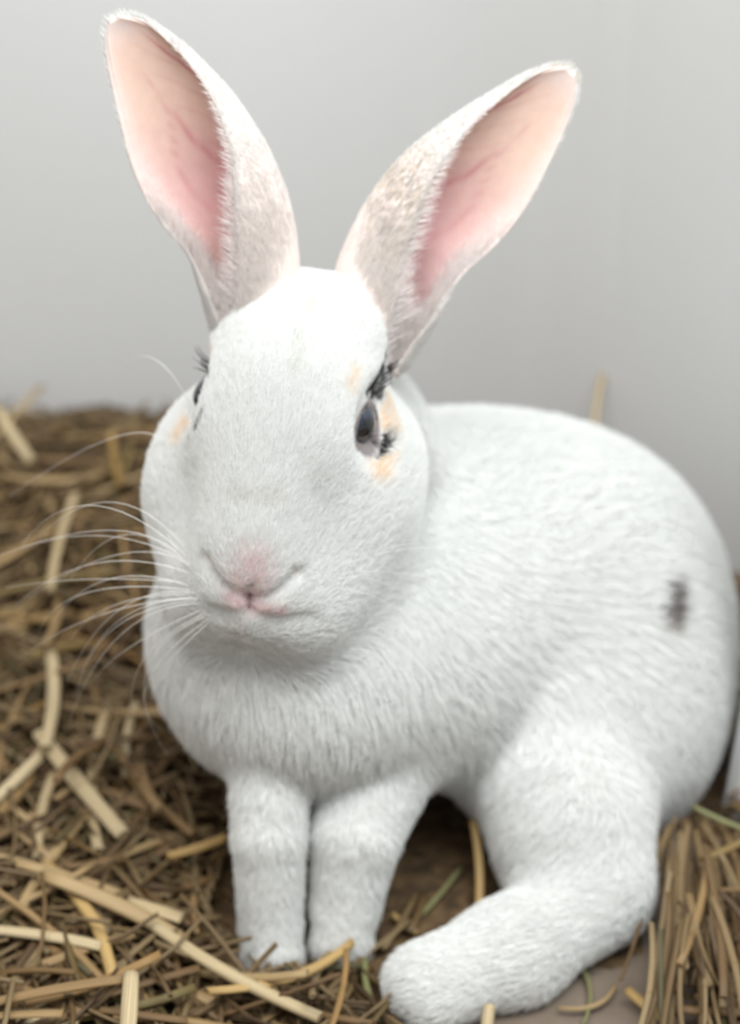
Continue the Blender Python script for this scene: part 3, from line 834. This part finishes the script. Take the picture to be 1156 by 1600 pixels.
# the stems that stand out, one by one: (x1,y1,x2,y2, z1,z2, width mm, tone, bend, kink, flat, label)
MAT = {'p': M_straw_pale, 'g': M_straw_gold, 'n': M_straw_green, 'o': M_straw_o}
KEY = [
 (58, 1145, 190, 1305, .034, .028, 6.4, 'p', .01, 0, .5, 'thickest pale straw slanting down across the left bedding'),
 (88, 1022, 78, 1170, .036, .036, 5.4, 'p', -.03, 0, .7, 'pale straw running upwards above the thickest slanting straw'),
 (152, 1105, 135, 1330, .026, .024, 4.6, 'p', .05, 0, .7, 'long upright-looking straw just right of the thickest slanting straw'),
 (-20, 1262, 80, 1165, .030, .031, 5.0, 'p', .02, 0, .6, 'golden straw rising from the left edge to the thickest straw'),
 (78, 1205, 50, 1345, .026, .024, 4.4, 'p', .04, 0, .7, 'straw hanging below the thickest straw near the left edge'),
 (22, 1425, 132, 1265, .024, .026, 4.4, 'o', -.03, 0, .6, 'dull straw crossing from the left edge up to the right, lower left bedding'),
 (84, 1345, 207, 1528, .026, .022, 4.6, 'g', -.05, -.12, .75, 'golden jointed straw bending down to the short cut straw'),
 (222, 1443, 490, 1600, .024, .016, 4.8, 'p', .03, .04, .75, 'long pale cut straw sloping down to the right below the front paw'),
 (200, 1408, 285, 1435, .022, .022, 5.4, 'p', 0, 0, .4, 'short flat straw above the long pale cut straw'),
 (205, 1522, 198, 1640, .036, .034, 5.6, 'p', 0, 0, .7, 'short thick cut straw standing at the bottom edge'),
 (340, 1568, 568, 1488, .020, .014, 3.8, 'g', .12, 0, .6, 'golden curved straw crossing in front of the front paws'),
 (262, 1340, 356, 1310, .022, .024, 4.0, 'g', .04, 0, .7, 'short golden straw beside the left front leg'),
 (112, 772, 72, 925, .052, .034, 4.2, 'p', .03, 0, .7, 'pale straw sticking up behind the whiskers'),
 (-6, 640, 48, 722, .070, .050, 5.4, 'p', .03, 0, .6, 'blurred straw leaning at the top left against the wall'),
 (172, 676, 186, 760, .060, .036, 3.6, 'g', .02, 0, .7, 'blurred golden straw standing beside the rabbit cheek'),
 (205, 1100, 190, 1215, .026, .022, 3.6, 'p', .04, 0, .7, 'slim straw near the rabbit chest at left'),
 (-20, 1448, 160, 1475, .026, .024, 4.6, 'p', -.03, 0, .5, 'flat straw lying level at the lower left edge'),
 (-20, 1585, 120, 1605, .020, .020, 4.4, 'p', .02, 0, .5, 'pale straw along the bottom left corner'),
 (200, 1215, 300, 1305, .022, .022, 3.6, 'o', .02, 0, .7, 'slim straw sloping towards the rabbit elbow'),
 (745, 1282, 753, 1432, .024, .004, 3.2, 'g', -.04, 0, .6, 'golden straw standing in the gap between belly and hind leg'),
 (636, 1455, 722, 1358, .003, .004, 1.9, 'n', .02, 0, .6, 'thin greenish straw lying in the dark gap under the belly'),
 (612, 1428, 650, 1458, .004, .003, 2.4, 'g', .02, 0, .6, 'short straw poking out behind the right front paw'),
 (1082, 1262, 1175, 1302, .030, .026, 2.2, 'n', .03, 0, .7, 'thin greenish stem crossing in front of the white board'),
 (1098, 1345, 1176, 1308, .030, .030, 3.0, 'o', .02, 0, .7, 'brown stem pointing up to the right edge'),
 (1118, 1392, 1180, 1388, .026, .026, 2.2, 'o', .02, 0, .7, 'level stem at the right edge below the brown one'),
 (1068, 1510, 1112, 1352, .028, .030, 3.0, 'o', .03, 0, .7, 'long stem at the front of the right-hand bundle'),
 (978, 1548, 1048, 1600, .006, .005, 4.0, 'g', .03, 0, .6, 'golden straw at the foot of the right-hand bundle'),
 (765, 1570, 758, 1620, .012, .006, 4.2, 'p', 0, 0, .7, 'straw tip poking up in front of the hind foot'),
 (885, 1590, 975, 1553, .003, .003, 1.8, 'o', .22, 0, .7, 'thin curled stem on the bare floor'),
 (940, 1600, 900, 1470, .003, .003, 1.4, 'n', .16, 0, .7, 'thin grey-green stem lying on the bare floor beside the hind foot'),
 (560, 1500, 590, 1600, .008, .006, 2.4, 'n', .08, 0, .7, 'thin green straw pointing down between paw and hind foot'),
 (300, 1400, 306, 1460, .022, .020, 2.2, 'o', .03, 0, .7, 'thin dull straw crossing the end of the pale cut straw'),
]
for i, (xa, ya, xb, yb, za, zb, wd, tone, bend, kink, flat, lab) in enumerate(KEY):
    p, q_ = atz(xa, ya, za), atz(xb, yb, zb)
    L_ = (q_-p).length
    me = straw_mesh(L_, wd/1000, bend, kink, flat, 9, 10, mat=MAT[tone], joint=(.55 if L_ > .03 and i % 2 == 0 else None))
    o = bpy.data.objects.new('straw', me); C.objects.link(o); o.matrix_world = frame(p, q_)
    tag(o, lab, 'straw', 'straws of the bedding that stand out')
# the single tall straw leaning on the wall behind the rabbit's back
X_, = (at(934, 588, .8).x,)
yw = float(wall_y(X_))-.004
p, q_ = at(936, 584, yw), at(915, 800, yw-.05)
o = bpy.data.objects.new('straw', straw_mesh((q_-p).length, .0030, .02, 0, .6, 9, 8, mat=M_straw_pale)); C.objects.link(o); o.matrix_world = frame(p, q_)
tag(o, 'tall thin straw leaning on the wall behind the rabbit back', 'straw', 'straws of the bedding that stand out')

# right-hand bundle: stems falling from the rump's side towards the viewer
protos = [straw_mesh(l_, w_, b_, 0, f_, 7, 8, joint=j_) for l_, w_, b_, f_, j_ in
          ((.035, .0032, .03, .6, None), (.05, .0036, -.04, .5, .6), (.065, .0030, .05, .7, .4), (.045, .0024, .08, .7, None), (.028, .0042, 0, .4, None), (.075, .0026, -.05, .7, .5), (.055, .0040, .02, .35, None))]
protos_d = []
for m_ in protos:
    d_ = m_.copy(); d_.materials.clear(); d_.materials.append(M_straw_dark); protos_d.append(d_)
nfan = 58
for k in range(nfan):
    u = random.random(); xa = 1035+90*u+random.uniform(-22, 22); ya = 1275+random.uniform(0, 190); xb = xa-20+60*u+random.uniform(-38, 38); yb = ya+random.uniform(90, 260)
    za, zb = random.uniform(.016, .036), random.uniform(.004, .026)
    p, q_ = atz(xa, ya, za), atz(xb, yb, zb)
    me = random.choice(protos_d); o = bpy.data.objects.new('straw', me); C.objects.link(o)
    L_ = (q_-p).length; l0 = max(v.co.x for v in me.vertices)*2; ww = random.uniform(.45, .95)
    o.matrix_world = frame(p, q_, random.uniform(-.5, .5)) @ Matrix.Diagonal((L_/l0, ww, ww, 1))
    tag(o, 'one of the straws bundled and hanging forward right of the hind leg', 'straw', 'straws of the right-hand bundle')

def inside_rabbit(x, y):
    ok = True
    for cx, cy, r in ((-.02, .57, .026), (.06, .63, .075), (.075, .56, .035), (.05, .52, .04), (-.035, .545, .016), (-.008, .55, .018), (.01, .62, .06)):
        if (x-cx)**2+(y-cy)**2 < r*r: ok = False
    return not ok
def blocked(p, q):
    return any(inside_rabbit(p.x+(q.x-p.x)*t, p.y+(q.y-p.y)*t) for t in (0, .2, .4, .5, .6, .8, 1))
def rand_straw(zlo, zhi, front=False):
    while True:
        x, y = random.uniform(-.19 if front else -.36, .24 if front else .32), random.uniform(.47 if front else .42, .87)
        if y > wall_y(x)-.02: continue
        if random.random() > float(cover(np.array(x), np.array(y))): continue
        if inside_rabbit(x, y): continue
        if front and abs(x) > (y*ct + CAM_H*st)*.19: continue
        z = float(bed(np.array(x), np.array(y)))+random.uniform(zlo, zhi)
        return x, y, z
count = 0
while count < 215:
    x, y, z = rand_straw(.002, .013, True)
    me = random.choice(protos)
    if y > float(wall_y(x))-.045 and me is protos[5]: continue
    a_ = random.uniform(0, PI)
    if y < .53 and x < -.02: a_ = random.gauss(2.9, .5)
    tl = random.gauss(0, .14); l0 = .5*max(v.co.x for v in me.vertices)*2
    d = Vector((math.cos(a_)*math.cos(tl), math.sin(a_)*math.cos(tl), math.sin(tl)))*l0
    c = Vector((x, y, z+abs(d.z)*.6))
    e1_, e2_ = c-d, c+d
    if max(e1_.y-wall_y(e1_.x), e2_.y-wall_y(e2_.x)) > -.004: continue
    if blocked(e1_, e2_): continue
    o = bpy.data.objects.new('straw', me); C.objects.link(o)
    s_ = random.uniform(.7, 1.45)
    o.matrix_world = frame(e1_, e2_, random.uniform(-.6, .6)) @ Matrix.Diagonal((1, s_, s_, 1))
    far = y > .70
    if far: tag(o, 'one of the blurred loose straws by the foot of the wall', 'straw', 'loose straws by the wall')
    elif x < .05: tag(o, 'one of the thin loose straws strewn over the bedding left of the rabbit', 'straw', 'loose straws left of the rabbit')
    else: tag(o, 'one of the loose straws strewn along the right side of the pen', 'straw', 'loose straws at the right')
    count += 1
# the rest, past counting: one mass
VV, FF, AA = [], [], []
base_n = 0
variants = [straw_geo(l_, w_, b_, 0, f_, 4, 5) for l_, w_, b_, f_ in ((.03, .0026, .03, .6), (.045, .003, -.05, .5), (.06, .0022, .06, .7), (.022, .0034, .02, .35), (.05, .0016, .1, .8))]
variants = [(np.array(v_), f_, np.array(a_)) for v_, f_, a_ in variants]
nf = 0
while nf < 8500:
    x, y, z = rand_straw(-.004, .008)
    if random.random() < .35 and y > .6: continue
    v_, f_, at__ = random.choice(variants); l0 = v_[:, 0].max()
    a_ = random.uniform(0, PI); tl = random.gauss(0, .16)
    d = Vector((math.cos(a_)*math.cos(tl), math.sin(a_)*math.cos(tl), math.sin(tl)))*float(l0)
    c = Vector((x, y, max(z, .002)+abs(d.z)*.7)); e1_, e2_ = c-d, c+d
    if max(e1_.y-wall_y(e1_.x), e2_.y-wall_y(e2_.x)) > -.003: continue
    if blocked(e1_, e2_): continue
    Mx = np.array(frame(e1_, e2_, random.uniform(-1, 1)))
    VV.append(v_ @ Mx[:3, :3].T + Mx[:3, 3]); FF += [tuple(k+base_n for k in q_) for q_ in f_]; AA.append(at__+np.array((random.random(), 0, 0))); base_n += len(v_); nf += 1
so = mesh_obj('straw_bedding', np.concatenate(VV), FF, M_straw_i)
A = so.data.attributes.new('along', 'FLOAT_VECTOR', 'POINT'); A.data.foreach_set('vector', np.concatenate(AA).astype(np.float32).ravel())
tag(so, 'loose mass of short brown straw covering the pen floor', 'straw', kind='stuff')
